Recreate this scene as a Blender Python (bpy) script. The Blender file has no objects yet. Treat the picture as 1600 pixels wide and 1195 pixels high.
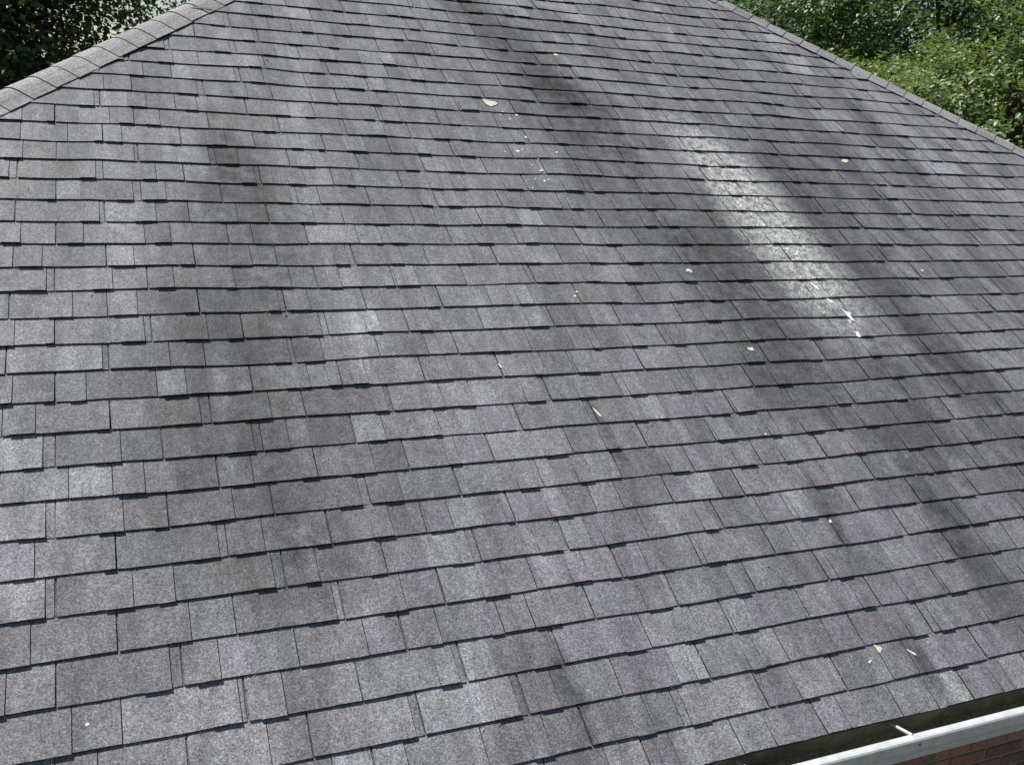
import bpy, bmesh, math, random
import numpy as np
from mathutils import Vector, Matrix, noise as mnoise

SC = bpy.context.scene
COL = SC.collection
R = math.radians

# ------------------------------------------------------------------ frame of the roof slope
# roof slope coordinates: u along the eave, v up the slope, h off the slope (metres)
PITCH = R(31.0)
CP, SP = math.cos(PITCH), math.sin(PITCH)
E = 0.143                      # course exposure
V_EAVE = -20 * E
EAVE_Z = 2.9
Z0 = EAVE_Z - V_EAVE * SP
HIP = 0.9253                   # du/dv of the hips
UL0, UR0 = -1.16, 6.92         # hip lines at v = 0
V_APEX = (UR0 - UL0) / (2 * HIP)


def W(u, v, h=0.0):
    return Vector((u, v * CP - h * SP, Z0 + v * SP + h * CP))


def hipL(v): return UL0 + HIP * v
def hipR(v): return UR0 - HIP * v


# ------------------------------------------------------------------ camera
FPX = 1492.6 / 1600.0
YAW, PIT, ROL = 0.5650, 0.7804, 0.3613
CAMV, CAMH = -3.6055, 2.8534
fw = Vector((math.sin(YAW) * math.cos(PIT), math.cos(YAW) * math.cos(PIT), -math.sin(PIT)))
rt = Vector((math.cos(YAW), -math.sin(YAW), 0))
up = rt.cross(fw)
rt2 = rt * math.cos(ROL) + up * math.sin(ROL)
up2 = up * math.cos(ROL) - rt * math.sin(ROL)


def d2w(d):                    # slope-frame direction to world
    return Vector((d.x, d.y * CP - d.z * SP, d.y * SP + d.z * CP))


CR, CU, CF = d2w(rt2), d2w(up2), d2w(fw)
CPOS = W(0, CAMV, CAMH)
cd = bpy.data.cameras.new("camera")
cam = bpy.data.objects.new("camera", cd)
COL.objects.link(cam)
m = Matrix((CR, CU, -CF)).transposed().to_4x4()
m.translation = CPOS
cam.matrix_world = m
cd.sensor_width = 36.0
cd.lens = FPX * 36.0
cd.clip_start = 0.05
cd.clip_end = 4000
SC.camera = cam

# ------------------------------------------------------------------ sky, sun, exposure
SUN_EL, SUN_AZ = R(60), R(-40)         # azimuth clockwise from +Y (the up-slope direction)
world = bpy.data.worlds.new("World")
SC.world = world
world.use_nodes = True
wn = world.node_tree
wn.nodes.clear()
sky = wn.nodes.new("ShaderNodeTexSky")
sky.sky_type = 'NISHITA'
sky.sun_disc = False
sky.sun_elevation = SUN_EL
sky.sun_rotation = SUN_AZ % (2 * math.pi)
sky.air_density = 1.0
sky.dust_density = 0.1
sky.ozone_density = 1.0
bg = wn.nodes.new("ShaderNodeBackground")
bg.inputs[1].default_value = 0.064
wo = wn.nodes.new("ShaderNodeOutputWorld")
hz = wn.nodes.new("ShaderNodeHueSaturation")      # white balance of the camera
hz.inputs["Saturation"].default_value = 0.82
wn.links.new(sky.outputs[0], hz.inputs["Color"])
wn.links.new(hz.outputs[0], bg.inputs[0])
wn.links.new(bg.outputs[0], wo.inputs[0])

sl = bpy.data.lights.new("sun", 'SUN')
sl.energy = 5.0
sl.angle = R(0.55)
sl.color = (1.0, 0.968, 0.925)
sun = bpy.data.objects.new("sun", sl)
COL.objects.link(sun)
sd = Vector((math.sin(SUN_AZ) * math.cos(SUN_EL), math.cos(SUN_AZ) * math.cos(SUN_EL), math.sin(SUN_EL)))
sun.rotation_euler = sd.to_track_quat('Z', 'Y').to_euler()
sun.location = sd * 40

SC.view_settings.view_transform = 'Standard'
SC.view_settings.look = 'None'
SC.view_settings.exposure = 0.38
SC.view_settings.gamma = 1.0
SC.view_settings.use_curve_mapping = False
SC.cycles.max_bounces = 6
SC.cycles.transparent_max_bounces = 6
SC.cycles.use_adaptive_sampling = True


# ------------------------------------------------------------------ node helpers
class NT:
    def __init__(self, name):
        self.mat = bpy.data.materials.new(name)
        self.mat.use_nodes = True
        self.t = self.mat.node_tree
        self.t.nodes.clear()
        self.out = self.n("ShaderNodeOutputMaterial")

    def n(self, typ, **kw):
        nd = self.t.nodes.new(typ)
        for k, v in kw.items():
            setattr(nd, k, v)
        return nd

    def link(self, a, b):
        self.t.links.new(a, b)

    def put(self, sock, val):
        if isinstance(val, (int, float)):
            sock.default_value = val
        elif isinstance(val, (tuple, list)):
            sock.default_value = val
        else:
            self.link(val, sock)

    def math(self, op, a, b=0.0, c=None, clamp=False):
        nd = self.n("ShaderNodeMath", operation=op)
        nd.use_clamp = clamp
        self.put(nd.inputs[0], a)
        self.put(nd.inputs[1], b)
        if c is not None:
            self.put(nd.inputs[2], c)
        return nd.outputs[0]

    def ramp(self, x, a, b, lo=0.0, hi=1.0, smooth=True):
        nd = self.n("ShaderNodeMapRange")
        if smooth:
            nd.interpolation_type = 'SMOOTHSTEP'
        self.put(nd.inputs[0], x)
        for i, v in zip((1, 2, 3, 4), (a, b, lo, hi)):
            self.put(nd.inputs[i], v)
        return nd.outputs[0]

    def noise(self, vec, scale, detail=2.0, rough=0.55, dist=0.0):
        nd = self.n("ShaderNodeTexNoise")
        if vec is not None:
            self.link(vec, nd.inputs["Vector"])
        nd.inputs["Scale"].default_value = scale
        nd.inputs["Detail"].default_value = detail
        nd.inputs["Roughness"].default_value = rough
        nd.inputs["Distortion"].default_value = dist
        return nd

    def mix(self, fac, a, b, mode='MIX'):
        nd = self.n("ShaderNodeMix", data_type='RGBA', blend_type=mode)
        self.put(nd.inputs[0], fac)
        self.put(nd.inputs[6], a)
        self.put(nd.inputs[7], b)
        return nd.outputs[2]

    def principled(self, color, rough=0.8, spec=0.3, bump=None, bstr=0.3, bdist=0.002):
        p = self.n("ShaderNodeBsdfPrincipled")
        self.put(p.inputs["Base Color"], color)
        self.put(p.inputs["Roughness"], rough)
        self.put(p.inputs["Specular IOR Level"], spec)
        if bump is not None:
            b = self.n("ShaderNodeBump")
            b.inputs["Strength"].default_value = bstr
            b.inputs["Distance"].default_value = bdist
            self.link(bump, b.inputs["Height"])
            self.link(b.outputs[0], p.inputs["Normal"])
        self.link(p.outputs[0], self.out.inputs[0])
        return p


def simple_mat(name, col, rough=0.7, spec=0.3, nscale=30, namp=0.25, bump=0.0):
    t = NT(name)
    pos = t.n("ShaderNodeNewGeometry").outputs["Position"]
    nz = t.noise(pos, nscale, 4)
    f = t.ramp(nz.outputs[0], 0.25, 0.75, 1 - namp, 1 + namp, smooth=False)
    v = t.n("ShaderNodeVectorMath", operation='SCALE')
    v.inputs[0].default_value = col
    t.link(f, v.inputs["Scale"])
    t.principled(v.outputs[0], rough, spec, nz.outputs[0] if bump else None, bump, 0.004)
    return t.mat


# ------------------------------------------------------------------ shingle material
# darker and lighter streaks down the slope: (u, half width, v low, v high, lean du/dv, strength)
STREAKS = [
    # the broad band from the top of the picture down to the eave
    (2.30, 0.26, 0.80, 3.2, -0.33, 0.42),
    (2.36, 0.14, 0.75, 2.6, -0.40, 0.26),
    (2.64, 0.30, -0.55, 1.35, -0.14, 0.36),
    (2.66, 0.16, 0.30, 1.40, -0.26, 0.28),
    (2.78, 0.28, -1.75, -0.25, -0.06, 0.30),
    (2.02, 0.12, 0.75, 1.55, -0.22, 0.22),
    (3.02, 0.16, 0.7, 2.4, -0.32, 0.26),
    # left of centre
    (0.55, 0.13, -0.15, 0.78, 0.0, 0.40),
    (0.55, 0.26, -2.2, 0.60, 0.03, 0.42),
    (0.20, 0.14, -2.2, -0.3, 0.04, 0.20),
    (1.05, 0.10, -0.9, 0.9, 0.02, 0.16),
    (3.75, 1.25, -3.2, 1.9, 0.0, 0.13),
    # lighter lanes
    (0.98, 0.17, -1.2, 1.0, 0.02, -0.20),
    (1.52, 0.20, -2.3, -0.7, 0.0, -0.13),
    (3.12, 0.12, 0.45, 1.7, -0.20, -0.16),
    (0.02, 0.16, -1.0, 0.9, 0.0, -0.14),
    (2.25, 0.10, -1.9, 0.2, 0.0, -0.08),
    # either side of the pale patch and below it
    (3.15, 0.08, -0.9, 0.4, -0.06, 0.34),
    (3.02, 0.24, -1.7, 0.1, -0.10, 0.36),
    (3.86, 0.18, -1.6, 0.9, -0.07, 0.36),
    (4.12, 0.09, -0.7, 0.65, 0.0, 0.30),
    (4.45, 0.14, -1.1, 1.0, -0.10, 0.30),
    (4.95, 0.12, -0.4, 1.6, -0.14, 0.26),
    (3.55, 0.12, -2.0, -0.9, 0.02, 0.38),
    (2.725, 0.045, -2.32, -1.80, 0.0, 0.40),
    (2.72, 0.14, -2.7, -1.5, 0.0, 0.22),
    (3.275, 0.055, -2.46, -1.55, 0.0, 0.42),
    (3.28, 0.16, -2.8, -1.3, 0.0, 0.26),
    (3.95, 0.16, -2.4, -1.0, 0.0, 0.28),
    (1.875, 0.03, -1.74, -1.34, -0.1, 0.42),
    (1.80, 0.12, -2.4, -1.0, 0.0, 0.18),
    (1.31, 0.06, -2.75, -2.36, 0.0, 0.42),
    (2.745, 0.05, -2.95, -2.45, 0.0, 0.42),
]


def shingle_material(name):
    t = NT(name)
    uvn = t.n("ShaderNodeUVMap", uv_map="slope")
    sep = t.n("ShaderNodeSeparateXYZ")
    t.link(uvn.outputs[0], sep.inputs[0])
    u, v = sep.outputs[0], sep.outputs[1]
    pos = t.n("ShaderNodeNewGeometry").outputs["Position"]
    at = t.n("ShaderNodeAttribute", attribute_name="tint")
    base = at.outputs["Color"]
    # stretched noise that follows the slope, breaks up the streak edges
    cmb = t.n("ShaderNodeCombineXYZ")
    t.link(t.math('MULTIPLY', u, 7.0), cmb.inputs[0])
    t.link(t.math('MULTIPLY', v, 1.6), cmb.inputs[1])
    wob = t.noise(cmb.outputs[0], 1.0, 4, 0.6)
    uw = t.math('ADD', u, t.ramp(wob.outputs[0], 0.2, 0.8, -0.035, 0.035, smooth=False))
    vw = t.math('ADD', v, t.ramp(t.noise(uvn.outputs[0], 9.0, 3).outputs[0], 0.2, 0.8, -0.16, 0.16, smooth=False))
    patchy = t.ramp(t.noise(uvn.outputs[0], 13.0, 5, 0.7).outputs[0], 0.28, 0.66, 0.38, 1.28, smooth=False)
    keep = None
    for (u0, w, va, vb, lean, s) in STREAKS:
        vm = 0.5 * (va + vb)
        du = t.math('ABSOLUTE', t.math('SUBTRACT', uw, t.math('MULTIPLY_ADD', t.math('SUBTRACT', v, vm), lean, u0)))
        a = t.ramp(du, w * 0.05, w * 1.7, min(.8, s * 1.22), 0.0)
        fade = min(0.35, 0.42 * (vb - va))
        k = t.math('MULTIPLY', t.ramp(vw, va - 0.05, va + fade), t.ramp(vw, vb + 0.05, vb - fade))
        f = t.math('MULTIPLY_ADD', t.math('MULTIPLY', a, t.math('MULTIPLY', k, patchy)), -1.0, 1.0)
        keep = f if keep is None else t.math('MULTIPLY', keep, f)
    blot = t.noise(uvn.outputs[0], 5.5, 4, 0.6)
    keep = t.math('MULTIPLY', keep, t.ramp(blot.outputs[0], 0.3, 0.7, 0.84, 1.14, smooth=False))
    runs = t.noise(cmb.outputs[0], 2.2, 3, 0.6)
    keep = t.math('MULTIPLY', keep, t.ramp(runs.outputs[0], 0.3, 0.72, 0.74, 1.18, smooth=False))
    cm2 = t.n("ShaderNodeCombineXYZ")
    t.link(t.math('MULTIPLY', u, 3.2), cm2.inputs[0])
    t.link(t.math('MULTIPLY', v, 0.45), cm2.inputs[1])
    cm2.inputs[2].default_value = 4.2
    lng = t.noise(cm2.outputs[0], 1.0, 4, 0.62)
    keep = t.math('MULTIPLY', keep, t.ramp(lng.outputs[0], 0.30, 0.70, 0.70, 1.24, smooth=False))
    mot = t.noise(uvn.outputs[0], 24, 3, 0.65)
    keep = t.math('MULTIPLY', keep, t.ramp(mot.outputs[0], 0.3, 0.7, 0.87, 1.13, smooth=False))
    # granules
    g1 = t.noise(pos, 330, 2, 0.7)
    g2 = t.noise(pos, 150, 2, 0.65)
    gr = t.math('MULTIPLY', t.ramp(g1.outputs[0], 0.30, 0.70, 0.40, 1.66, smooth=False),
                t.math('MULTIPLY', t.ramp(g2.outputs[0], 0.28, 0.72, 0.42, 1.64, smooth=False), t.ramp(t.noise(pos, 62, 2, 0.6).outputs[0], 0.28, 0.72, 0.82, 1.19, smooth=False)))
    hue = t.noise(pos, 190, 1, 0.6)
    hs = t.n("ShaderNodeHueSaturation")
    hs.inputs["Saturation"].default_value = 0.11
    hs.inputs["Value"].default_value = 1.9
    t.link(hue.outputs[1], hs.inputs["Color"])
    col = t.mix(0.45, base, hs.outputs[0], 'MULTIPLY')
    vs = t.n("ShaderNodeVectorMath", operation='SCALE')
    t.link(col, vs.inputs[0])
    t.link(t.math('MULTIPLY', gr, keep), vs.inputs["Scale"])
    col = vs.outputs[0]
    # pale run-off patch with white flecks
    uc = t.math('SUBTRACT', uw, t.math('MULTIPLY_ADD', v, -0.075, 3.44))
    body = t.math('MULTIPLY', t.ramp(t.math('ABSOLUTE', uc), 0.06, 0.36, 1.0, 0.0),
                  t.math('MULTIPLY', t.ramp(vw, -1.30, -0.45), t.ramp(vw, 1.05, 0.35)))
    top = t.math('MULTIPLY', t.ramp(t.math('ABSOLUTE', t.math('ADD', uc, 0.05)), 0.03, 0.20, 0.30, 0.0),
                 t.ramp(vw, 1.9, 0.6))
    top = t.math('MULTIPLY', top, t.ramp(vw, 0.0, 0.5))
    pale = t.math('MULTIPLY', t.math('ADD', body, top, clamp=True),
                  t.ramp(t.noise(uvn.outputs[0], 24, 4, 0.65).outputs[0], 0.34, 0.66, 0.16, 1.0))
    pale = t.math('MULTIPLY', pale, t.ramp(g2.outputs[0], 0.40, 0.58, 0.16, 1.0))
    col = t.mix(t.math('MULTIPLY', pale, 0.92), col, (0.68, 0.69, 0.65, 1))
    zone = t.math('MULTIPLY', t.ramp(t.math('ABSOLUTE', t.math('SUBTRACT', uc, 0.0)), 0.06, 0.30, 1.0, 0.0),
                  t.math('MULTIPLY', t.ramp(vw, -1.35, -0.45), t.ramp(vw, 0.85, 0.35)))
    vo = t.n("ShaderNodeTexVoronoi")
    vo.inputs["Scale"].default_value = 62
    vo.inputs["Randomness"].default_value = 1.0
    wv = t.n("ShaderNodeVectorMath", operation='ADD')
    nd = t.noise(uvn.outputs[0], 30, 2)
    sc2 = t.n("ShaderNodeVectorMath", operation='SCALE')
    t.link(nd.outputs[1], sc2.inputs[0])
    sc2.inputs["Scale"].default_value = 0.03
    t.link(uvn.outputs[0], wv.inputs[0])
    t.link(sc2.outputs[0], wv.inputs[1])
    t.link(wv.outputs[0], vo.inputs["Vector"])
    sepc = t.n("ShaderNodeSeparateXYZ")
    t.link(vo.outputs["Color"], sepc.inputs[0])
    rad = t.math('MULTIPLY', t.math('MULTIPLY', sepc.outputs[0], sepc.outputs[1]), t.math('MULTIPLY', zone, 0.72))
    fleck = t.ramp(t.math('SUBTRACT', rad, vo.outputs["Distance"]), -0.02, 0.10)
    fleck = t.math('MULTIPLY', fleck, t.ramp(t.noise(uvn.outputs[0], 13, 2).outputs[0], 0.34, 0.54))
    col = t.mix(t.math('MULTIPLY', fleck, 0.8), col, (0.80, 0.80, 0.76, 1))
    hgt = t.math('MULTIPLY_ADD', g1.outputs[0], 0.7, t.math('MULTIPLY', g2.outputs[0], 0.5))
    t.principled(col, 0.80, 0.42, hgt, 0.55, 0.0022)
    return t.mat


M_SH = shingle_material("granule_shingle")
M_EDGE = simple_mat("asphalt_cut_edge", (0.018, 0.017, 0.018), 0.9, 0.1, 200, 0.4)


# ------------------------------------------------------------------ object helpers
def mesh_obj(name, verts, faces, mats, parent=None, mat_idx=None, tint=None, slope=None, smooth=False):
    me = bpy.data.meshes.new(name)
    me.from_pydata([tuple(v) for v in verts], [], faces)
    for mm in (mats if isinstance(mats, (list, tuple)) else [mats]):
        me.materials.append(mm)
    if mat_idx is not None:
        me.polygons.foreach_set("material_index", mat_idx)
    if slope is not None:
        uvl = me.uv_layers.new(name="slope")
        li = np.empty(len(me.loops), dtype=np.int32)
        me.loops.foreach_get("vertex_index", li)
        uvl.data.foreach_set("uv", np.asarray(slope, dtype=np.float32)[li].ravel())
    if tint is not None:
        ca = me.color_attributes.new("tint", 'FLOAT_COLOR', 'CORNER')
        arr = np.repeat(np.asarray(tint, dtype=np.float32),
                        [len(f) for f in faces], axis=0)
        arr = np.concatenate([arr, np.ones((len(arr), 1), np.float32)], 1)
        ca.data.foreach_set("color", arr.ravel())
    if smooth:
        me.polygons.foreach_set("use_smooth", [True] * len(me.polygons))
    me.update()
    o = bpy.data.objects.new(name, me)
    COL.objects.link(o)
    if parent is not None:
        set_parent(o, parent)
    return o


ROOT_LOC = {}


def set_parent(o, p):
    o.parent = p
    loc = ROOT_LOC.get(p.name, Vector((0, 0, 0)))
    if loc.length > 0:
        o.matrix_parent_inverse = Matrix.Translation(-loc)


def empty(name, loc):
    o = bpy.data.objects.new(name, None)
    COL.objects.link(o)
    o.location = loc
    ROOT_LOC[name] = Vector(loc)
    return o


def tag(o, label=None, cat=None, group=None, kind=None):
    if label: o["label"] = label
    if cat: o["category"] = cat
    if group: o["group"] = group
    if kind: o["kind"] = kind
    return o


def box(verts, faces, p0, p1):
    x0, y0, z0 = p0
    x1, y1, z1 = p1
    b = len(verts)
    verts += [(x0, y0, z0), (x1, y0, z0), (x1, y1, z0), (x0, y1, z0),
              (x0, y0, z1), (x1, y0, z1), (x1, y1, z1), (x0, y1, z1)]
    faces += [(b, b+3, b+2, b+1), (b+4, b+5, b+6, b+7), (b, b+1, b+5, b+4),
              (b+1, b+2, b+6, b+5), (b+2, b+3, b+7, b+6), (b+3, b, b+4, b+7)]


# ------------------------------------------------------------------ ground
def ground_z(x, y):
    d = max(0.0, math.hypot(x - 2.9, y - 4.0) - 13.0)
    return -min(7.0, 0.10 * d) + 0.25 * mnoise.noise(Vector((x * .06, y * .06, 0))) * min(1, d / 10)


gv, gf = [], []
xs = [-3000, -1200, -500, -220, -120] + list(range(-80, 101, 4)) + [140, 240, 520, 1200, 3000]
ys = [-3000, -1200, -500, -220, -120] + list(range(-60, 121, 4)) + [160, 260, 520, 1200, 3000]
for y in ys:
    for x in xs:
        gv.append((x, y, ground_z(x, y)))
nx = len(xs)
for j in range(len(ys) - 1):
    for i in range(nx - 1):
        a = j * nx + i
        gf.append((a, a + 1, a + 1 + nx, a + nx))
tg = NT("lawn")
gp = tg.n("ShaderNodeNewGeometry").outputs["Position"]
gn = tg.noise(gp, 1.3, 6)
gn2 = tg.noise(gp, 40, 3)
gc = tg.mix(tg.ramp(gn.outputs[0], 0.35, 0.65), (0.035, 0.06, 0.018, 1), (0.075, 0.09, 0.03, 1))
tg.principled(gc, 0.95, 0.1, gn2.outputs[0], 0.6, 0.05)
ground = mesh_obj("ground", gv, gf, tg.mat, smooth=True)
tag(ground, kind="structure")

# unseen slab before the house, added to bounce light onto the gutter face
V, F = [], []
box(V, F, (-9.0, -16.0, -.35), (13.0, -3.2, 0.03))
bounce_obj = mesh_obj("bounce_slab", V, F, simple_mat("bounce_slab_grey", (0.17, 0.165, 0.155), 0.9, 0.2, 9, 0.15, 0.3))
tag(bounce_obj, kind="structure")

# ------------------------------------------------------------------ house
HOUSE = empty("brick_house", (2.9, 4.0, 0.0))
tag(HOUSE, "brick house with a wide hipped roof of weathered grey laminated shingles", "house")

rng = random.Random(11)


def und(u, v):
    """gentle sag and swell of the roof deck between its rafters"""
    return 0.0105 * mnoise.noise(Vector((u * 1.9, v * 2.6, 3.1))) + 0.0048 * mnoise.noise(Vector((u * 5.1, v * 4.2, 8.7)))


def wav(u, i):
    """course lines are never quite straight"""
    return (0.011 if i == 20 else 0.0) + 0.0038 * mnoise.noise(Vector((u * 1.3, i * 7.31, 1.7))) + 0.0014 * mnoise.noise(Vector((u * 6.3, i * 3.77, 5.7)))


def P(u, v, h):
    return W(u, v, h + und(u, v))


# --- roof deck: the backing layer of every course, seen in the slots between the tabs
dv_, df_, dm_, dt_, ds_ = [], [], [], [], []
N_ROW = int((V_APEX - V_EAVE) / E)
DECK_TINT = (0.105, 0.104, 0.104)
row_ids = [20 - k for k in range(N_ROW + 1)]       # 20 is the eave course, numbers fall up the slope
for i in row_ids:
    vb = -i * E
    vt = min(vb + E, V_APEX - 0.02)
    if vt <= vb: continue
    n = max(1, int((hipR(vb) - hipL(vb)) / 0.2))
    prev = None
    for k in range(n + 1):
        f = k / n
        ub = hipL(vb) + f * (hipR(vb) - hipL(vb))
        ut = hipL(vt) + f * (hipR(vt) - hipL(vt))
        b = len(dv_)
        wb, wt = wav(ub, i), wav(ut, i - 1)
        dv_ += [P(ub, vb + wb, -0.006), P(ub, vb + wb, 0.0045), P(ut, vt + wt + 0.004, 0.0)]
        ds_ += [(ub, vb), (ub, vb), (ut, vt)]
        if prev is not None:
            df_ += [(prev, b, b + 1, prev + 1), (prev + 1, b + 1, b + 2, prev + 2)]
            dm_ += [1, 0]
            dt_ += [DECK_TINT, DECK_TINT]
        prev = b
# the other three slopes of the hipped roof
apex = W((UL0 + UR0) / 2, V_APEX, 0)
c0, c1 = W(hipL(V_EAVE), V_EAVE, 0), W(hipR(V_EAVE), V_EAVE, 0)
depth = 2 * (apex.y - c0.y)
c2, c3 = c1 + Vector((0, depth, 0)), c0 + Vector((0, depth, 0))
LW = Vector((0, 1, 0))
for a, b in ((c1, c2), (c2, c3), (c3, c0)):
    rows = 48
    for r in range(rows):
        f0, f1 = r / rows, (r + 1) / rows
        q = [a.lerp(apex, f0), b.lerp(apex, f0), b.lerp(apex, f1), a.lerp(apex, f1)]
        nrm = (b - a).cross(apex - a).normalized()
        bb = len(dv_)
        dv_ += [q[0], q[1], q[0] + nrm * .008, q[1] + nrm * .008, q[2] + nrm * .001, q[3] + nrm * .001]
        ds_ += [(8 + f0 * 3, f0 * 7)] * 6
        df_ += [(bb, bb + 1, bb + 3, bb + 2), (bb + 2, bb + 3, bb + 4, bb + 5)]
        dm_ += [1, 0]
        dt_ += [DECK_TINT, DECK_TINT]
ROOF = mesh_obj("roof", dv_, df_, [M_SH, M_EDGE], HOUSE, dm_, dt_, ds_)
ROOT_LOC["roof"] = Vector((0, 0, 0))

# --- shingle tabs
PAL = [((0.170, 0.169, 0.171), 5), ((0.166, 0.172, 0.169), 3.0), ((0.172, 0.163, 0.173), 3.2),
       ((0.178, 0.169, 0.168), 1.0), ((0.206, 0.211, 0.212), 1.2), ((0.146, 0.145, 0.150), 1.6),
       ((0.186, 0.184, 0.188), 2.6)]


def tint():
    c = rng.choices([p[0] for p in PAL], [p[1] for p in PAL])[0]
    k = rng.uniform(0.87, 1.11)
    g = sum(c) / 3
    return tuple((g + (x - g) * 1.08) * k * b for x, b in zip(c, (0.958, 0.975, 1.010)))


# inner cut of each shingle unit (u of the cut, per course) as they lie on this roof
CUTS = {
    -3: "-.154 .077", -2: ".125", -1: "-.043 .21", 0: ".106", 1: "-.036 .192", 2: "-.101",
    3: "-.256 .986 1.239 1.368", 4: "-.24 .001 .234 .927 1.278", 5: "-.148 .087 .64 .768 1.335",
    6: ".105 .34 .792 1.042", 7: "-.05 .188 .642 .775", 8: "-.109 .236 .697 .928",
    9: "-.273 .274 .527 .98", 10: "-.25 -.004 .574", 11: "-.172 .066 .425", 12: "-.24 -.008 .345 .787 .94",
    13: "-.271 .28 .427 .874", 14: "-.241 .008 .44 .587 1.133 1.483", 15: "-.28 .167 .62 .854 1.547",
    16: ".099 .24 .696 .942 1.373", 17: "-.173 .284 .415 .965 1.319", 18: "-.109 .35 .785 1.271 1.723",
    19: ".118 .52 .741 1.193", 20: "",
}
UNIT = 0.3437


def unit_phase(i):
    return (-0.2065 - 0.0006 * i) if i % 2 == 0 else (-0.0145 - 0.0018 * i)


tabs = []      # dict(row, segs)
for i in row_ids:
    vb = -i * E
    cuts = [float(x) for x in CUTS.get(i, "").split()]
    ph = unit_phase(i) + rng.uniform(-.004, .004)
    lo, hi = hipL(vb) - 0.02, hipR(vb) + 0.02
    k0 = math.floor((lo - ph) / UNIT)
    k = k0
    while ph + k * UNIT < hi:
        a = ph + k * UNIT + 0.0012 * math.sin(k * 3.7 + i)
        b = a + UNIT
        inner = [c for c in cuts if a + 0.06 < c < b - 0.008]
        if inner:
            c = inner[0]
        else:
            c = a + rng.choice([0.105, 0.118, 0.208, 0.215, 0.235, 0.313, 0.318])
        lift = rng.uniform(-0.0008, 0.0012)
        for piece, (p, q) in enumerate(((a, c), (c, b))):
            narrow = (q - p) < 0.06
            gl = 0.0026 if piece == 0 else 0.0013
            gr_ = 0.0013 if piece == 0 else 0.0026
            H = 0.0106 + lift + rng.uniform(-0.0006, 0.0006) - (0.0030 if narrow else 0)
            dvp = rng.uniform(-0.0018, 0.0012)
            tc = tint()
            marks = [p + gl, q - gr_]
            seg = []
            # the doubled tooth left of the inner cut sits thicker and a little lower
            th = None
            if piece == 0 and rng.random() < 0.86:
                L = rng.uniform(0.055, 0.105)
                th = max(p + gl + .01, q - L)
                marks.append(th)
            elif not narrow and rng.random() < 0.22:
                L = rng.uniform(0.03, 0.07)
                th = max(p + gl + .01, q - L)
                marks.append(th)
            csplit = None
            if q - p > 0.17 and rng.random() < 0.62:
                csplit = p + (q - p) * rng.uniform(0.3, 0.72)
                marks.append(csplit)
            marks = sorted(marks)
            tc2 = tint() if csplit is not None else tc
            for s in range(len(marks) - 1):
                s0, s1 = marks[s], marks[s + 1]
                if s1 - s0 < 0.003: continue
                mid = 0.5 * (s0 + s1)
                thick = th is not None and mid > th
                seg.append((s0, s1, dvp - (rng.uniform(.0010, .0040) if thick else 0), H + (rng.uniform(.0028, .0056) if thick else rng.choice((0, 0, 0, .0014, -.0010))),
                            tc2 if (csplit is not None and mid > csplit) else tc))
            if seg:
                tabs.append((i, seg))
        k += 1


def build_tab(i, seg, V, F, MI, T, S):
    vb = -i * E
    n0 = len(V)
    parts = []
    for (a_, b_, dv, H, tc) in seg:
        nk = max(1, int(math.ceil((b_ - a_) / 0.085)))
        for q_ in range(nk):
            parts.append((a_ + (b_ - a_) * q_ / nk, a_ + (b_ - a_) * (q_ + 1) / nk, dv, H, tc))
    for (u0, u1, dv, H, tc) in parts:
        vt = vb + E + 0.008
        l_b, r_b = max(u0, hipL(vb) + .04), min(u1, hipR(vb) - .04)
        l_t, r_t = max(u0, hipL(vt) + .04), min(u1, hipR(vt) - .04)
        if r_b <= l_b: continue
        if r_t < l_t: l_t = r_t = 0.5 * (l_t + r_t)
        b = len(V)
        jl, jr = 0.0015 * mnoise.noise(Vector((u0 * 60, i, 2))), 0.0015 * mnoise.noise(Vector((u1 * 60, i, 2)))
        wl, wr = vb + dv + wav(l_b, i) + jl, vb + dv + wav(r_b, i) + jr
        um = 0.5 * (l_b + r_b)
        wm = vb + dv + wav(um, i) + 0.0015 * mnoise.noise(Vector((um * 60, i, 2)))
        utm = 0.5 * (l_t + r_t)
        uc_ = 0.007
        hl, hr = H + .0011 * mnoise.noise(Vector((u0 * 31, i, 4))), H + .0011 * mnoise.noise(Vector((u1 * 31, i, 4)))
        V += [P(l_b, wl + uc_, -0.006), P(um, wm + uc_, -0.006), P(r_b, wr + uc_, -0.006),
              P(l_b, wl, hl), P(um, wm, H + .0011 * mnoise.noise(Vector((um * 31, i, 4)))), P(r_b, wr, hr),
              P(l_t, vt, 0.0038), P(utm, vt, 0.0038), P(r_t, vt, 0.0038),
              P(l_t, vt, -0.006), P(r_t, vt, -0.006),
              P(l_b, wl, H - .0042), P(um, wm, H - .0040), P(r_b, wr, H - .0042)]
        S += [(l_b, wl), (um, wm), (r_b, wr), (l_b, wl), (um, wm), (r_b, wr), (l_t, vt), (utm, vt), (r_t, vt),
              (l_t, vt), (r_t, vt), (l_b, wl), (um, wm), (r_b, wr)]
        F += [(b+11, b+12, b+4, b+3), (b+12, b+13, b+5, b+4), (b, b+1, b+12, b+11), (b+1, b+2, b+13, b+12), (b+3, b+4, b+7, b+6), (b+4, b+5, b+8, b+7),
              (b+9, b, b+11, b+3, b+6), (b+2, b+10, b+8, b+5, b+13)]
        MI += [1, 1, 1, 1, 0, 0, 1, 1]
        T += [tc] * 8
    return len(V) > n0


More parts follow.
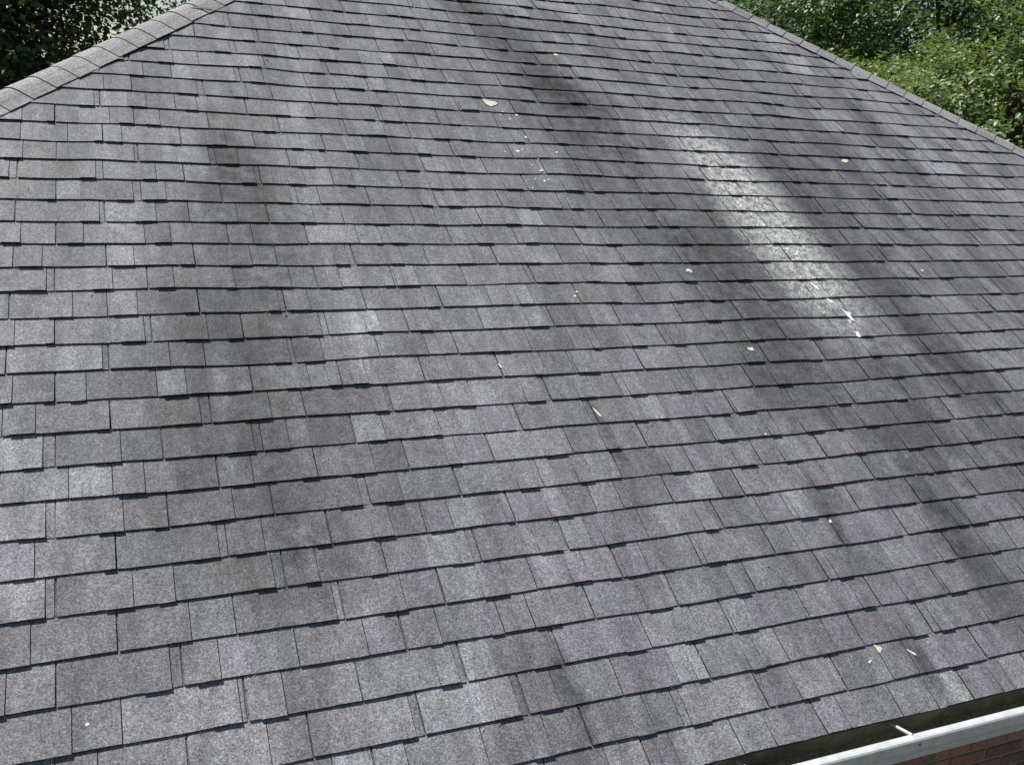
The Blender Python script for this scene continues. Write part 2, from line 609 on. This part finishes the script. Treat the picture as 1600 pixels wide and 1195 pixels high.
def px_area(i, seg):
    """apparent size of a tab from the main viewpoint, 0 when out of view"""
    u0, u1 = seg[0][0], seg[-1][1]
    vb = -i * E
    pts = []
    for (u, v) in ((u0, vb), (u1, vb), (u1, vb + E), (u0, vb + E)):
        d = W(u, v, 0) - CPOS
        z = d.dot(CF)
        if z < 0.1: return 0
        pts.append((FPX * d.dot(CR) / z, FPX * d.dot(CU) / z))
    cx = sum(p[0] for p in pts) / 4
    cy = sum(p[1] for p in pts) / 4
    if abs(cx) > 0.505 or abs(cy) > 0.378: return 0
    a = 0
    for j in range(4):
        a += pts[j][0] * pts[(j+1) % 4][1] - pts[(j+1) % 4][0] * pts[j][1]
    return abs(a) / 2


vis = []
for idx, (i, seg) in enumerate(tabs):
    mu = 0.5 * (seg[0][0] + seg[-1][1])
    if hipL(-i * E + E) + .05 < mu < hipR(-i * E + E) - .05:
        vis.append((px_area(i, seg), idx))
vis.sort(reverse=True)
single = set(ix for a, ix in vis[:300] if a > 0)
rest = ([], [], [], [], [])
for idx, (i, seg) in enumerate(tabs):
    if idx in single:
        V, F, MI, T, S = [], [], [], [], []
        if build_tab(i, seg, V, F, MI, T, S):
            mesh_obj("shingle", V, F, [M_SH, M_EDGE], ROOF, MI, T, S)
    else:
        build_tab(i, seg, *rest)
so = mesh_obj("shingle_field", rest[0], rest[1], [M_SH, M_EDGE], ROOF, rest[2], rest[3], rest[4])
so["kind"] = "stuff"

# --- hip caps
N1 = Vector((0, -SP, CP))


def hip_caps(side, count_lo, count_hi):
    """side -1: the hip on the left of this slope, +1: the one on the right"""
    foot = c0 if side < 0 else c1
    D = (apex - foot)
    Lh = D.length
    D.normalize()
    # neighbour slope normal and the two inward directions across the hip
    ev = LW if side < 0 else Vector((0, 1, 0))
    N2 = D.cross(ev)
    N2.normalize()
    if N2.z < 0: N2 = -N2
    n1 = (Vector((1, 0, 0)) * (-side))
    n1 = (n1 - D * n1.dot(D)); n1 = (n1 - N1 * n1.dot(N1)).normalized()
    n2 = ev.copy(); n2 = (n2 - D * n2.dot(D)); n2 = (n2 - N2 * n2.dot(N2)).normalized()
    ex = 0.1435
    n = int(Lh / ex)
    for k in range(n):
        s0 = k * ex
        V, F, MI, T, S = [], [], [], [], []
        c = (0.240, 0.238, 0.236) if rng.random() < 0.7 else (0.215, 0.209, 0.212)
        kk = rng.uniform(0.94, 1.06)
        c = tuple(x * kk for x in c)
        wdt = 0.138 + rng.uniform(-.004, .004)
        sk = rng.uniform(-.004, .004)
        Hc = 0.0060 + rng.uniform(-.0006, .0008)
        prof = []
        for t_ in range(13):
            f = t_ / 12
            prof.append(f)

        def pt(f, s, h):
            # rounded fold over the hip
            A = n1 * wdt
            B = n2 * wdt
            if f < 0.30:
                q = A * (1 - f / 0.30 * 0.62); nn = N1
            elif f > 0.70:
                q = B * (1 - (1 - f) / 0.30 * 0.62); nn = N2
            else:
                g = (f - 0.30) / 0.40
                q = A * 0.38 * (1 - g) ** 2 + B * 0.38 * g ** 2
                nn = (N1 * (1 - g) + N2 * g).normalized()
            lift = 0.010 + 0.004 * math.sin(math.pi * f)
            return foot + D * s + q + nn * (lift + h)
        for f in prof:
            b = len(V)
            ds = sk * (f - .5)
            V += [pt(f, s0 + ds, Hc - 0.0075), pt(f, s0 + ds, Hc), pt(f, s0 + ex * 0.5, Hc * 0.60 + .0008),
                  pt(f, s0 + ex + 0.02, 0.0012), pt(f, s0 + ds, Hc)]
            S += [(20 + s0 + f, 0), (20 + s0 + f, 0), (20 + s0 + f, 0), (20 + s0 + f, .1), (20 + s0 + f, .2)]
            if b:
                p = b - 5
                F += [(p, b, b+4, p+4), (p+1, b+1, b+2, p+2), (p+2, b+2, b+3, p+3)]
                MI += [1, 0, 0]
                T += [c] * 3
        # thickness at the two lower edges, down to the slope
        for f, e0 in ((0.0, 0), (1.0, len(V) - 5)):
            b = len(V)
            nn = N1 if f == 0 else N2
            V += [Vector(V[e0 + 1]), Vector(V[e0 + 2]), Vector(V[e0 + 3])]
            S += [(20, 0)] * 3
            V += [Vector(V[e0 + 1]) - nn * (Hc + .008), Vector(V[e0 + 2]) - nn * (Hc * .6 + .008), Vector(V[e0 + 3]) - nn * .010]
            S += [(20, 0)] * 3
            F += [(b + 3, b, b + 1, b + 4), (b + 4, b + 1, b + 2, b + 5)]
            MI += [1, 1]
            T += [c] * 2
        o = mesh_obj("hip_cap", V, F, [M_SH, M_EDGE], ROOF, MI, T, S)
        for p, mi in zip(o.data.polygons, MI):
            p.use_smooth = (mi == 0)


hip_caps(-1, 0, 60)
hip_caps(1, 0, 60)

# --- fascia, soffit, gutter, wall
M_WHITE = simple_mat("white_enamel", (0.48, 0.50, 0.495), 0.5, 0.4, 22, 0.2)
M_GRIME = simple_mat("stained_board", (0.20, 0.19, 0.135), 0.9, 0.15, 18, 0.45, 0.3)
M_MULCH = simple_mat("gutter_silt", (0.30, 0.26, 0.15), 0.95, 0.1, 60, 0.6, 0.5)
M_STEEL = simple_mat("rusty_screw", (0.30, 0.17, 0.10), 0.6, 0.4, 300, 0.3)
ye, ze = c0.y + 0.008, EAVE_Z + 0.014
xl, xr = c0.x, c1.x
yb = c3.y
V, F = [], []
box(V, F, (xl + .03, ye + .03, ze - .19), (xr - .03, ye + .055, ze - .012))
box(V, F, (xl + .03, yb - .055, ze - .19), (xr - .03, yb - .03, ze - .012))
mesh_obj("fascia", V[:8], F[:6], M_GRIME, HOUSE)
mesh_obj("fascia", V[8:], [tuple(x - 8 for x in f) for f in F[6:]], M_GRIME, HOUSE)
V, F = [], []
box(V, F, (xl + .35, ye + .058, ze - .18), (xr - .06, ye + .75, ze - .165))
mesh_obj("soffit", V, F, M_WHITE, HOUSE)

# gutter profile (out from the eave, height relative to the eave)
prof = [(-.026, -.020), (-.026, -.135), (-.018, -.143), (.056, -.143), (.068, -.138), (.074, -.120), (.081, -.101), (.094, -.084),
        (.105, -.066), (.109, -.046), (.1125, -.030), (.1125, -.020), (.108, -.0150), (.098, -.0135), (.084, -.0140), (.0795, -.017), (.078, -.028)]
V, F = [], []
th = 0.0014
stations = [xl, xl + 2, xl + 4, 0.8, 1.6, 2.4, 3.2, 4.0, 6.0, 8.0, xr]
for sx in stations:
    wob = 0.0012 * math.sin(sx * 4.1)
    for (o_, z_) in prof:
        V.append((sx, ye - o_ - wob, ze + z_ + wob * .6))
    for (o_, z_) in prof:
        V.append((sx, ye - (o_ - th * (1 if o_ > 0 else -1)) - wob, ze + z_ + (th if z_ < -.13 else -th * .4) + wob * .6))
npf = len(prof)
gm = []
for s in range(len(stations) - 1):
    a0, b0 = s * 2 * npf, (s + 1) * 2 * npf
    for j in range(npf - 1):
        F.append((a0 + j, a0 + j + 1, b0 + j + 1, b0 + j))
        gm.append(0)
        gm.append(1 if j < 10 else 0)
        F.append((a0 + npf + j, b0 + npf + j, b0 + npf + j + 1, a0 + npf + j + 1))
GUT = mesh_obj("gutter", V, F, [M_WHITE, M_GRIME], HOUSE, gm)
GUT["label"] = "white metal gutter along the eave with silt inside"
ROOT_LOC["gutter"] = Vector((0, 0, 0))
# silt lying in the trough
V, F = [], []
ns = 160
for k in range(ns + 1):
    x = xl + .02 + (xr - xl - .04) * k / ns
    for j, o_ in enumerate((-.0245, -.01, .01, .03, .05, .072)):
        zz = -.098 + .016 * mnoise.noise(Vector((x * 5, o_ * 40, 0))) + .010 * abs(j - 2.5) / 2.5 - .002
        V.append((x, ye - o_, ze + zz))
for k in range(ns):
    for j in range(5):
        a = k * 6 + j
        F.append((a, a + 1, a + 7, a + 6))
mesh_obj("silt", V, F, M_MULCH, GUT, smooth=True)
# hangers: a tube across the trough and a screw head on the face
V0 = None
hx = 2.495
for k in range(-9, 11):
    x = hx + k * 0.66
    if not (xl + .1 < x < xr - .1): continue
    V, F = [], []
    na = 10
    for s, (o_, z_) in enumerate(((-.020, -.040), (.086, -.016))):
        for j in range(na):
            a = 2 * math.pi * j / na
            V.append((x + .0062 * math.cos(a), ye - o_ + .0015 * math.sin(a), ze + z_ + .0062 * math.sin(a)))
    F += [(j, (j + 1) % na, na + (j + 1) % na, na + j) for j in range(na)]
    F += [tuple(range(na))[::-1], tuple(range(na, 2 * na))]
    mesh_obj("hanger", V, F, M_WHITE, GUT, smooth=False)
    V, F = [], []
    for s, (o_, rr) in enumerate(((.110, .0052), (.1155, .0046), (.1175, .002))):
        for j in range(na):
            a = 2 * math.pi * j / na
            V.append((x + .012 + rr * math.cos(a), ye - o_, ze - .036 + rr * math.sin(a)))
    for s in range(2):
        F += [(s * na + j, s * na + (j + 1) % na, (s + 1) * na + (j + 1) % na, (s + 1) * na + j) for j in range(na)]
    F.append(tuple(range(2 * na, 3 * na)))
    mesh_obj("screw_head", V, F, M_STEEL, GUT)

# brick wall under the eave
M_MORTAR = simple_mat("mortar", (0.20, 0.20, 0.17), 0.95, 0.1, 80, 0.25, 0.4)
tb = NT("red_brick")
bp = tb.n("ShaderNodeNewGeometry").outputs["Position"]
oi = tb.n("ShaderNodeAttribute", attribute_name="tint")
bn = tb.noise(bp, 55, 5, 0.65)
vs = tb.n("ShaderNodeVectorMath", operation='SCALE')
tb.link(oi.outputs["Color"], vs.inputs[0])
tb.link(tb.ramp(bn.outputs[0], .25, .75, .6, 1.35, smooth=False), vs.inputs["Scale"])
tb.principled(vs.outputs[0], 0.9, 0.2, bn.outputs[0], 0.5, 0.006)
OV = 0.24
wx0, wx1, wy0, wy1 = xl + OV, xr - OV, ye + OV, yb - OV
wz = ze - .168
V, F = [], []
for (p0, p1) in (((wx0, wy0, -.3), (wx1, wy0 + .2, wz)), ((wx0, wy1 - .2, -.3), (wx1, wy1, wz)),
                 ((wx1 - .2, wy0 + .2, -.3), (wx1, wy1 - .2, wz))):
    box(V, F, p0, p1)
WALL = mesh_obj("wall", V[:8], F[:6], M_MORTAR, HOUSE)
for q in range(1, 3):
    mesh_obj("wall", V[8*q:8*q+8], [tuple(x - 8*q for x in f) for f in F[6*q:6*q+6]], M_MORTAR, HOUSE)
wa, wb_ = Vector((wx0 + .02, wy0 + .21, 0)), Vector((wx0 + .02, wy1 - .21, 0))
wn_ = Vector((.2, 0, 0))
V = [wa + Vector((0, 0, -.3)), wa + wn_ + Vector((0, 0, -.3)), wb_ + wn_ + Vector((0, 0, -.3)), wb_ + Vector((0, 0, -.3)),
     wa + Vector((0, 0, wz)), wa + wn_ + Vector((0, 0, wz)), wb_ + wn_ + Vector((0, 0, wz)), wb_ + Vector((0, 0, wz))]
mesh_obj("wall", V, [(0, 3, 2, 1), (4, 5, 6, 7), (0, 1, 5, 4), (1, 2, 6, 5), (2, 3, 7, 6), (3, 0, 4, 7)], M_MORTAR, HOUSE)
bl, bh, mj = 0.203, 0.057, 0.010
bm_cache = {}


def brick_geo(x0, x1, z0):
    V, F = [], []
    y0 = wy0 - .006
    b = 0.004
    V = [(x0, wy0 + .02, z0), (x1, wy0 + .02, z0), (x1, wy0 + .02, z0 + bh), (x0, wy0 + .02, z0 + bh),
         (x0, y0 + b, z0), (x1, y0 + b, z0), (x1, y0 + b, z0 + bh), (x0, y0 + b, z0 + bh),
         (x0 + b, y0, z0 + b), (x1 - b, y0, z0 + b), (x1 - b, y0, z0 + bh - b), (x0 + b, y0, z0 + bh - b)]
    F = [(0, 1, 5, 4), (1, 2, 6, 5), (2, 3, 7, 6), (3, 0, 4, 7), (4, 5, 9, 8), (5, 6, 10, 9), (6, 7, 11, 10), (7, 4, 8, 11), (8, 9, 10, 11)]
    return V, F


BR = [(0.25, 0.135, 0.105), (0.20, 0.110, 0.088), (0.27, 0.150, 0.112), (0.18, 0.105, 0.086)]
rv, rf, rtn = [], [], []
z = wz - bh - .012
r = 0
while z > -0.1:
    x = wx0 + (0 if r % 2 == 0 else -(bl + mj) / 2)
    while x < wx1 - .02:
        x0, x1 = max(x, wx0), min(x + bl, wx1)
        if x1 - x0 > .03:
            V, F = brick_geo(x0, x1, z)
            c = rng.choice(BR)
            k = rng.uniform(.85, 1.15)
            c = tuple(a * k for a in c)
            if 1.8 < x < 4.2 and 3 <= r < 19:
                mesh_obj("brick", V, F, tb.mat, WALL, None, [c] * len(F))
            else:
                b = len(rv)
                rv += V
                rf += [tuple(a + b for a in f) for f in F]
                rtn += [c] * len(F)
        x += bl + mj
    z -= bh + mj
    r += 1
o = mesh_obj("brick_field", rv, rf, tb.mat, WALL, None, rtn)
o["kind"] = "stuff"

# ------------------------------------------------------------------ fallen leaves and bits on the roof
def leaf_mat(name, c1_, c2_, rough=0.75):
    t = NT(name)
    pos = t.n("ShaderNodeNewGeometry").outputs["Position"]
    nz = t.noise(pos, 120, 3, .6)
    t.principled(t.mix(t.ramp(nz.outputs[0], .4, .66), c1_ + (1,), c2_ + (1,)), rough, 0.25, nz.outputs[0], .3, .002)
    return t.mat


M_YEL = leaf_mat("dry_yellow_leaf", (0.68, 0.665, 0.55), (0.54, 0.50, 0.36))
M_PALE = leaf_mat("pale_petal", (0.80, 0.79, 0.72), (0.68, 0.64, 0.50))
M_TWIG = leaf_mat("bleached_twig", (0.72, 0.60, 0.46), (0.78, 0.74, 0.68))
M_LIME = leaf_mat("white_dropping", (0.82, 0.82, 0.84), (0.74, 0.74, 0.78))


def surf_h(u, v):
    """height of the tab surface at a spot of the slope"""
    i = math.floor(-v / E) + 1
    f = (v + i * E) / E
    return 0.0109 * (1 - f) + 0.0042 * f


def flat_bit(name, u, v, length, width, ang, mat, label, cat, group=None, lobes=0, curl=0.15, thick=0.0012, seed=0, jag=False):
    rg = random.Random(seed)
    n = 22
    V, F = [], []
    jit = [rg.uniform(-.1, .1) if not jag else rg.choice((-.45, -.2, .05, .3, .55)) for _ in range(n)]
    for layer in (0, 1):
        for j in range(n):
            a = 2 * math.pi * j / n
            rr = 1 + (0.22 * math.sin(lobes * a + seed) if lobes else 0) + jit[j]
            x = 0.5 * length * math.cos(a) * rr
            y = 0.5 * width * math.sin(a) * rr * (1 - 0.35 * math.cos(a))
            h = 0.0010 + curl * (abs(y) + 0.35 * abs(x)) * 0.5 + (thick if layer else 0)
            V.append((x, y, h))
        V.append((0, 0, 0.0018 + (thick if layer else 0)))
    m1 = n + 1
    for j in range(n):
        k = (j + 1) % n
        F.append((n, k, j))
        F.append((m1 + n, m1 + j, m1 + k))
        F.append((j, k, m1 + k, m1 + j))
    ca, sa = math.cos(ang), math.sin(ang)
    pts = []
    for (x, y, h) in V:
        uu, vv = u + x * ca - y * sa, v + x * sa + y * ca
        pts.append(W(uu, vv, surf_h(u, v) + und(u, v) + h))
    base = W(u, v, surf_h(u, v) + und(u, v))
    o = mesh_obj(name, [p - base for p in pts], F, mat)
    o.location = base
    tag(o, label, cat, group)
    return o


bits = [
    ("fallen_leaf", 2.065, .945, .080, .056, 2.7, M_YEL, "large pale yellow dead leaf high on the roof slope, left of the dark streak", "leaf", None, 3),
    ("fallen_leaf", 4.412, .539, .062, .030, .3, M_YEL, "oval yellow leaf on the right part of the slope, above the pale stain", "leaf", None, 0),
    ("fallen_leaf", 2.741, -.495, .040, .027, -.6, M_YEL, "small round cream leaf left of the pale stain", "leaf", None, 2),
    ("fallen_leaf", 2.823, -1.059, .036, .028, .5, M_YEL, "ragged cream leaf scrap just below left of the pale stain", "leaf", None, 4),
    ("fallen_leaf", 2.581, -2.595, .034, .022, 2.0, M_YEL, "cream leaf scrap near the eave with a smaller bit below it", "leaf", None, 3),
    ("leaf_scrap", 2.515, -2.637, .016, .011, .4, M_YEL, "tiny cream bit just below the leaf scrap near the eave", "leaf", None, 2),
    ("twig", 2.719, -2.634, .042, .008, 2.35, M_PALE, "short white twig lying on the second course above the gutter", "twig", None, 0),
    ("twig", 1.868, -1.375, .062, .009, 1.95, M_TWIG, "thin tan twig lying in a joint at the middle of the slope", "twig", None, 0),
    ("leaf_scrap", 2.049, -2.717, .016, .013, .2, M_PALE, "white speck on the course edge left of the gutter hanger", "leaf", None, 0),
    ("leaf_scrap", -.133, -2.354, .011, .009, .2, M_PALE, "white speck on the shingle in the lower left corner", "leaf", None, 0),
    ("leaf_scrap", 1.511, -1.086, .028, .007, 1.9, M_PALE, "thin white sliver in a joint left of the tan twig", "leaf", None, 0),
    ("leaf_scrap", 2.709, -2.031, .016, .012, 1.2, M_PALE, "white speck beside a narrow dark streak in the lower right", "leaf", None, 0),
    ("leaf_scrap", 2.705, 1.555, .030, .018, .2, M_PALE, "white petal beside the broad dark streak near the top", "leaf", None, 0),
    ("leaf_scrap", 2.633, -1.564, .014, .011, .2, M_YEL, "yellowish speck right of the middle of the slope", "leaf", None, 0),
    ("leaf_scrap", 4.306, -.513, .018, .012, .2, M_PALE, "white speck right of the foot of the pale stain", "leaf", None, 0),
    ("bird_dropping", 3.552, -.845, .075, .030, 1.75, M_LIME, "upper forked white bird dropping at the foot of the pale stain", "dropping", None, 3),
    ("bird_dropping", 3.545, -.905, .075, .016, 1.95, M_LIME, "long white dropping running down below the forked dropping", "dropping", None, 0),
    ("bird_dropping", 3.53, -.985, .042, .032, .4, M_LIME, "round white dropping at the course edge under the long one", "dropping", None, 4),
    ("bird_dropping", 3.47, -.62, .06, .02, 2.1, M_LIME, "thin white dropping streak highest up beside the pale stain", "dropping", None, 2),
    ("bird_dropping", 3.50, -.735, .05, .017, 2.0, M_LIME, "white dropping fleck just above the forked dropping", "dropping", None, 2),
]
for q, (nm, u, v, L, wd, an, mt, lb, ct, gp_, lob) in enumerate(bits):
    dr = nm == "bird_dropping"
    flat_bit(nm, u, v, L, wd, an, mt, lb, ct, gp_, lob, 0.0 if dr else .06, 0.0006 if dr else .0009, q + 3, dr)
petals = [(2.205, .841, .020), (2.12, .86, .012), (2.15, .80, .014), (2.10, .83, .010), (2.19, .622, .020), (2.10, .49, .024), (2.13, .505, .012), (2.02, .48, .010),
          (2.33, .48, .016), (2.2, .42, .010), (2.179, .31, .020), (2.14, .36, .010), (2.196, .238, .014), (2.17, .225, .016), (2.12, .24, .010),
          (2.021, -.669, .014), (2.042, -.639, .013), (1.98, .62, .010), (1.95, .57, .010), (2.45, .17, .012), (2.081, .162, .010)]
for q, (u, v, L) in enumerate(petals):
    flat_bit("petal", u, v, L, L * .7, q * 1.3, M_PALE,
             "tiny white petal speck scattered down the slope below the large yellow leaf", "petal",
             "white specks below the large yellow leaf", 0, .1, .0012, q + 40)

# litter caught along the course edges: needles, seeds and crumbs nobody could count
M_LIT = NT("litter")
la = M_LIT.n("ShaderNodeAttribute", attribute_name="tint")
M_LIT.principled(la.outputs["Color"], 0.9, 0.15)
lr = random.Random(77)
lv, lf, lt = [], [], []
LC = [(.16, .10, .05), (.22, .16, .08), (.10, .07, .04), (.34, .28, .17), (.12, .12, .05), (.42, .38, .28)]
for k in range(2600):
    i = lr.randint(-16, 19)
    vb = -i * E
    u = lr.uniform(max(hipL(vb) + .25, -0.6), min(hipR(vb) - .25, 6.0))
    if lr.random() < .3:
        u = unit_phase(i - 1) + UNIT * round((u - unit_phase(i - 1)) / UNIT) + lr.uniform(-.004, .004)
    on_edge = lr.random() < .8
    v = vb + wav(u, i) - (lr.uniform(.001, .010) if on_edge else lr.uniform(.01, .13))
    h = surf_h(u, v) + und(u, v)
    L = lr.choice([.003, .004, .005, .006, .009, .014]) * lr.uniform(.8, 1.3)
    wd = min(L, lr.uniform(.002, .0042))
    an = lr.gauss(0, .5) if on_edge else lr.uniform(0, 3.1)
    ca, sa = math.cos(an), math.sin(an)
    b = len(lv)
    t_ = lr.uniform(.0012, .003)
    for (x, y, z_) in ((-.5, -.5, 0), (.5, -.4, 0), (.5, .4, 0), (-.5, .5, 0), (0.1, 0, 1)):
        x *= L; y *= wd
        lv.append(W(u + x * ca - y * sa, v + x * sa + y * ca, h + .0006 + z_ * t_))
    lf += [(b, b+1, b+4), (b+1, b+2, b+4), (b+2, b+3, b+4), (b+3, b, b+4)]
    lt += [lr.choice(LC)] * 4
litter = mesh_obj("roof_litter", lv, lf, M_LIT.mat, None, None, lt)
tag(litter, "fine brown crumbs and needles caught along the shingle course edges", "litter", kind="stuff")

# ------------------------------------------------------------------ trees
def foliage_mat(name, tr=0.32):
    t = NT(name)
    at = t.n("ShaderNodeAttribute", attribute_name="tint")
    pos = t.n("ShaderNodeNewGeometry").outputs["Position"]
    nz = t.noise(pos, 25, 2)
    vs = t.n("ShaderNodeVectorMath", operation='SCALE')
    t.link(at.outputs["Color"], vs.inputs[0])
    t.link(t.ramp(nz.outputs[0], .3, .7, .8, 1.2, smooth=False), vs.inputs["Scale"])
    p = t.principled(vs.outputs[0], 0.42, 0.45)
    tl = t.n("ShaderNodeBsdfTranslucent")
    mixc = t.mix(1.0, vs.outputs[0], (1.25, 1.2, 0.45, 1), 'MULTIPLY')
    t.link(mixc, tl.inputs["Color"])
    mx = t.n("ShaderNodeMixShader")
    mx.inputs[0].default_value = tr
    t.link(p.outputs[0], mx.inputs[1])
    t.link(tl.outputs[0], mx.inputs[2])
    t.link(mx.outputs[0], t.out.inputs[0])
    return t.mat


M_LEAF = foliage_mat("leaf")
M_BARK = simple_mat("bark", (0.085, 0.065, 0.05), 0.95, 0.1, 22, 0.5, 0.8)


def tube(V, F, pts, rads, n=8):
    base = len(V)
    for k, (p, r_) in enumerate(zip(pts, rads)):
        d = (pts[min(k + 1, len(pts) - 1)] - pts[max(k - 1, 0)]).normalized()
        a = d.orthogonal().normalized()
        b = d.cross(a)
        for j in range(n):
            t = 2 * math.pi * j / n
            V.append(p + a * (r_ * math.cos(t)) + b * (r_ * math.sin(t)))
    for k in range(len(pts) - 1):
        for j in range(n):
            F.append((base + k*n + j, base + k*n + (j+1) % n, base + (k+1)*n + (j+1) % n, base + (k+1)*n + j))


def tree(name, az, dist, crown_z, rad, label, seed, leaf=0.085, clusters=420, per=70, pal=((.04, .075, .018), (.075, .11, .03)),
         spread=0.42, hollow=0.55, group=None):
    rg = np.random.RandomState(seed)
    pr = random.Random(seed)
    x = CPOS.x + dist * math.sin(R(az))
    y = CPOS.y + dist * math.cos(R(az))
    gz = ground_z(x, y)
    base = Vector((x, y, gz - .1))
    root = empty(name + "_tmp", base)
    key = root.name
    root.name = name
    ROOT_LOC[root.name] = ROOT_LOC.pop(key)
    tag(root, label, "tree", group)
    cc = Vector((x, y, crown_z))
    # trunk and limbs
    V, F = [], []
    top = cc + Vector((0, 0, rad[2] * .55))
    pts = [base.lerp(top, f) + Vector((pr.uniform(-.2, .2), pr.uniform(-.2, .2), 0)) * (f > 0) for f in (0, .15, .35, .55, .75, 1)]
    r0 = 0.05 * rad[2] + .06
    tube(V, F, pts, [r0 * 1.25, r0, r0 * .85, r0 * .6, r0 * .38, r0 * .1], 10)
    # cluster centres
    dirs = rg.normal(size=(clusters, 3))
    dirs /= np.linalg.norm(dirs, axis=1)[:, None]
    rr = hollow + (1 - hollow) * rg.rand(clusters) ** 0.7
    lump = np.array([0.78 + 0.42 * (mnoise.noise(Vector((d[0] * 1.7 + seed, d[1] * 1.7, d[2] * 1.7))) + .25) for d in dirs])
    cen = dirs * (rr * lump)[:, None] * np.array(rad) + np.array(cc)
    for k in range(0, clusters, max(1, clusters // 26)):
        c = Vector(cen[k])
        f = max(.25, min(.92, (c.z - base.z) / max(.1, top.z - base.z) - .18))
        s = base.lerp(top, f)
        mid = s.lerp(c, .5) + Vector((0, 0, .12 * rad[2] * pr.random()))
        tube(V, F, [s, mid, c], [r0 * .3, r0 * .16, .012], 6)
    mesh_obj("trunk", V, F, M_BARK, root, smooth=True)
    # leaves
    N = clusters * per
    ci = np.repeat(np.arange(clusters), per)
    outd = dirs[ci]
    off = rg.normal(size=(N, 3)) * np.array([spread, spread, spread * .55])
    # sprays: leaves sit in droopy layers
    pos = cen[ci] + off
    pos[:, 2] -= 0.25 * np.hypot(off[:, 0], off[:, 1])
    nrm = rg.normal(size=(N, 3)) * .55 + np.array([0, 0, .8]) + outd * .45
    nrm /= np.linalg.norm(nrm, axis=1)[:, None]
    ax = rg.normal(size=(N, 3))
    ax -= nrm * np.sum(ax * nrm, 1)[:, None]
    ax /= np.linalg.norm(ax, axis=1)[:, None]
    ay = np.cross(nrm, ax)
    L = leaf * rg.uniform(.6, 1.25, N)[:, None]
    Wd = L * rg.uniform(.5, .75, N)[:, None]
    fold = nrm * (L * .12)
    tip, tail = pos + ax * L * .55, pos - ax * L * .5
    l1, l2 = pos + ay * Wd * .5 - ax * L * .08 + fold, pos - ay * Wd * .5 - ax * L * .08 + fold
    verts = np.stack([tail, l2, tip, l1], 1).reshape(-1, 3).astype(np.float32)
    me = bpy.data.meshes.new("crown")
    me.vertices.add(N * 4)
    me.vertices.foreach_set("co", verts.ravel())
    nt = N * 2
    me.loops.add(nt * 3)
    me.polygons.add(nt)
    b4 = (np.arange(N) * 4)[:, None]
    idx = np.concatenate([b4 + np.array([[0, 1, 2]]), b4 + np.array([[0, 2, 3]])], 1).reshape(-1)
    me.loops.foreach_set("vertex_index", idx.astype(np.int32))
    me.polygons.foreach_set("loop_start", (np.arange(nt) * 3).astype(np.int32))
    me.polygons.foreach_set("loop_total", np.full(nt, 3, np.int32))
    me.update(calc_edges=True)
    a, b = np.array(pal[0]), np.array(pal[1])
    cf = np.clip(rg.rand(clusters)[ci] * .6 + rg.rand(N) * .5, 0, 1)[:, None]
    colr = a * (1 - cf) + b * cf
    odd = rg.rand(N) < .012
    colr[odd] = np.array([.22, .14, .05])
    colr = np.repeat(colr, 6, axis=0)
    ca = me.color_attributes.new("tint", 'FLOAT_COLOR', 'CORNER')
    ca.data.foreach_set("color", np.concatenate([colr, np.ones((len(colr), 1))], 1).astype(np.float32).ravel())
    me.materials.append(M_LEAF)
    o = bpy.data.objects.new("crown", me)
    COL.objects.link(o)
    o.parent = root
    o.matrix_parent_inverse = Matrix.Translation(-base)
    return root


DARK = ((.022, .045, .014), (.060, .095, .028))
MIDG = ((.055, .115, .040), (.150, .225, .090))
LITE = ((.085, .150, .055), (.230, .300, .130))
tree("shade_tree", -6.2, 19.5, 6.2, (3.0, 3.0, 3.6), "dark leafy tree behind the left hip of the roof", 5, .115, 430, 125, DARK, .34, .25)
tree("shade_tree", 7.6, 22.0, 6.6, (2.5, 2.4, 2.6), "sparser dark tree against the sky beside the left hip", 9, .10, 100, 62, DARK, .34, .35)
tree("shade_tree", 2.5, 30.0, 3.7, (3.6, 3.0, 2.1), "low dark far tree showing just above the left hip", 31, .12, 200, 80, DARK, .36, .2)
tree("leafy_tree", 49.0, 16.0, 4.6, (2.4, 2.4, 2.1), "light green bushy tree nearest the right hip", 12, .095, 210, 165, LITE, .20, .50)
tree("leafy_tree", 42.5, 18.5, 4.5, (2.0, 2.0, 1.8), "low yellow-green tree peeping over the middle of the right hip", 14, .095, 150, 150, LITE, .20, .50)
tree("woodland_tree", 36.5, 21.5, 5.6, (2.6, 2.6, 3.2), "mid green tree above the upper end of the right hip", 21, .11, 190, 140, MIDG, .24, .48)
tree("woodland_tree", 45.0, 22.5, 6.2, (2.9, 2.9, 3.4), "tall mid green tree behind the low yellow-green tree", 22, .11, 210, 140, MIDG, .24, .48)
tree("woodland_tree", 55.0, 21.0, 6.2, (2.9, 3.0, 3.6), "mid green tree at the right edge behind the light bushy tree", 23, .11, 210, 140, MIDG, .24, .48)
tree("woodland_tree", 31.0, 30.0, 6.6, (4.2, 3.8, 5.0), "dark far tree where the right hip leaves the top of the picture", 24, .12, 420, 90, DARK, .42, .2)
tree("woodland_tree", 42.0, 32.0, 7.0, (4.6, 4.0, 5.6), "dark far tree filling the gap between the woodland crowns", 25, .12, 460, 90, DARK, .45, .2)
tree("woodland_tree", 51.5, 31.0, 7.0, (4.4, 4.0, 5.6), "dark far tree seen between the light bushy tree and the tall one", 26, .12, 440, 90, DARK, .45, .2)
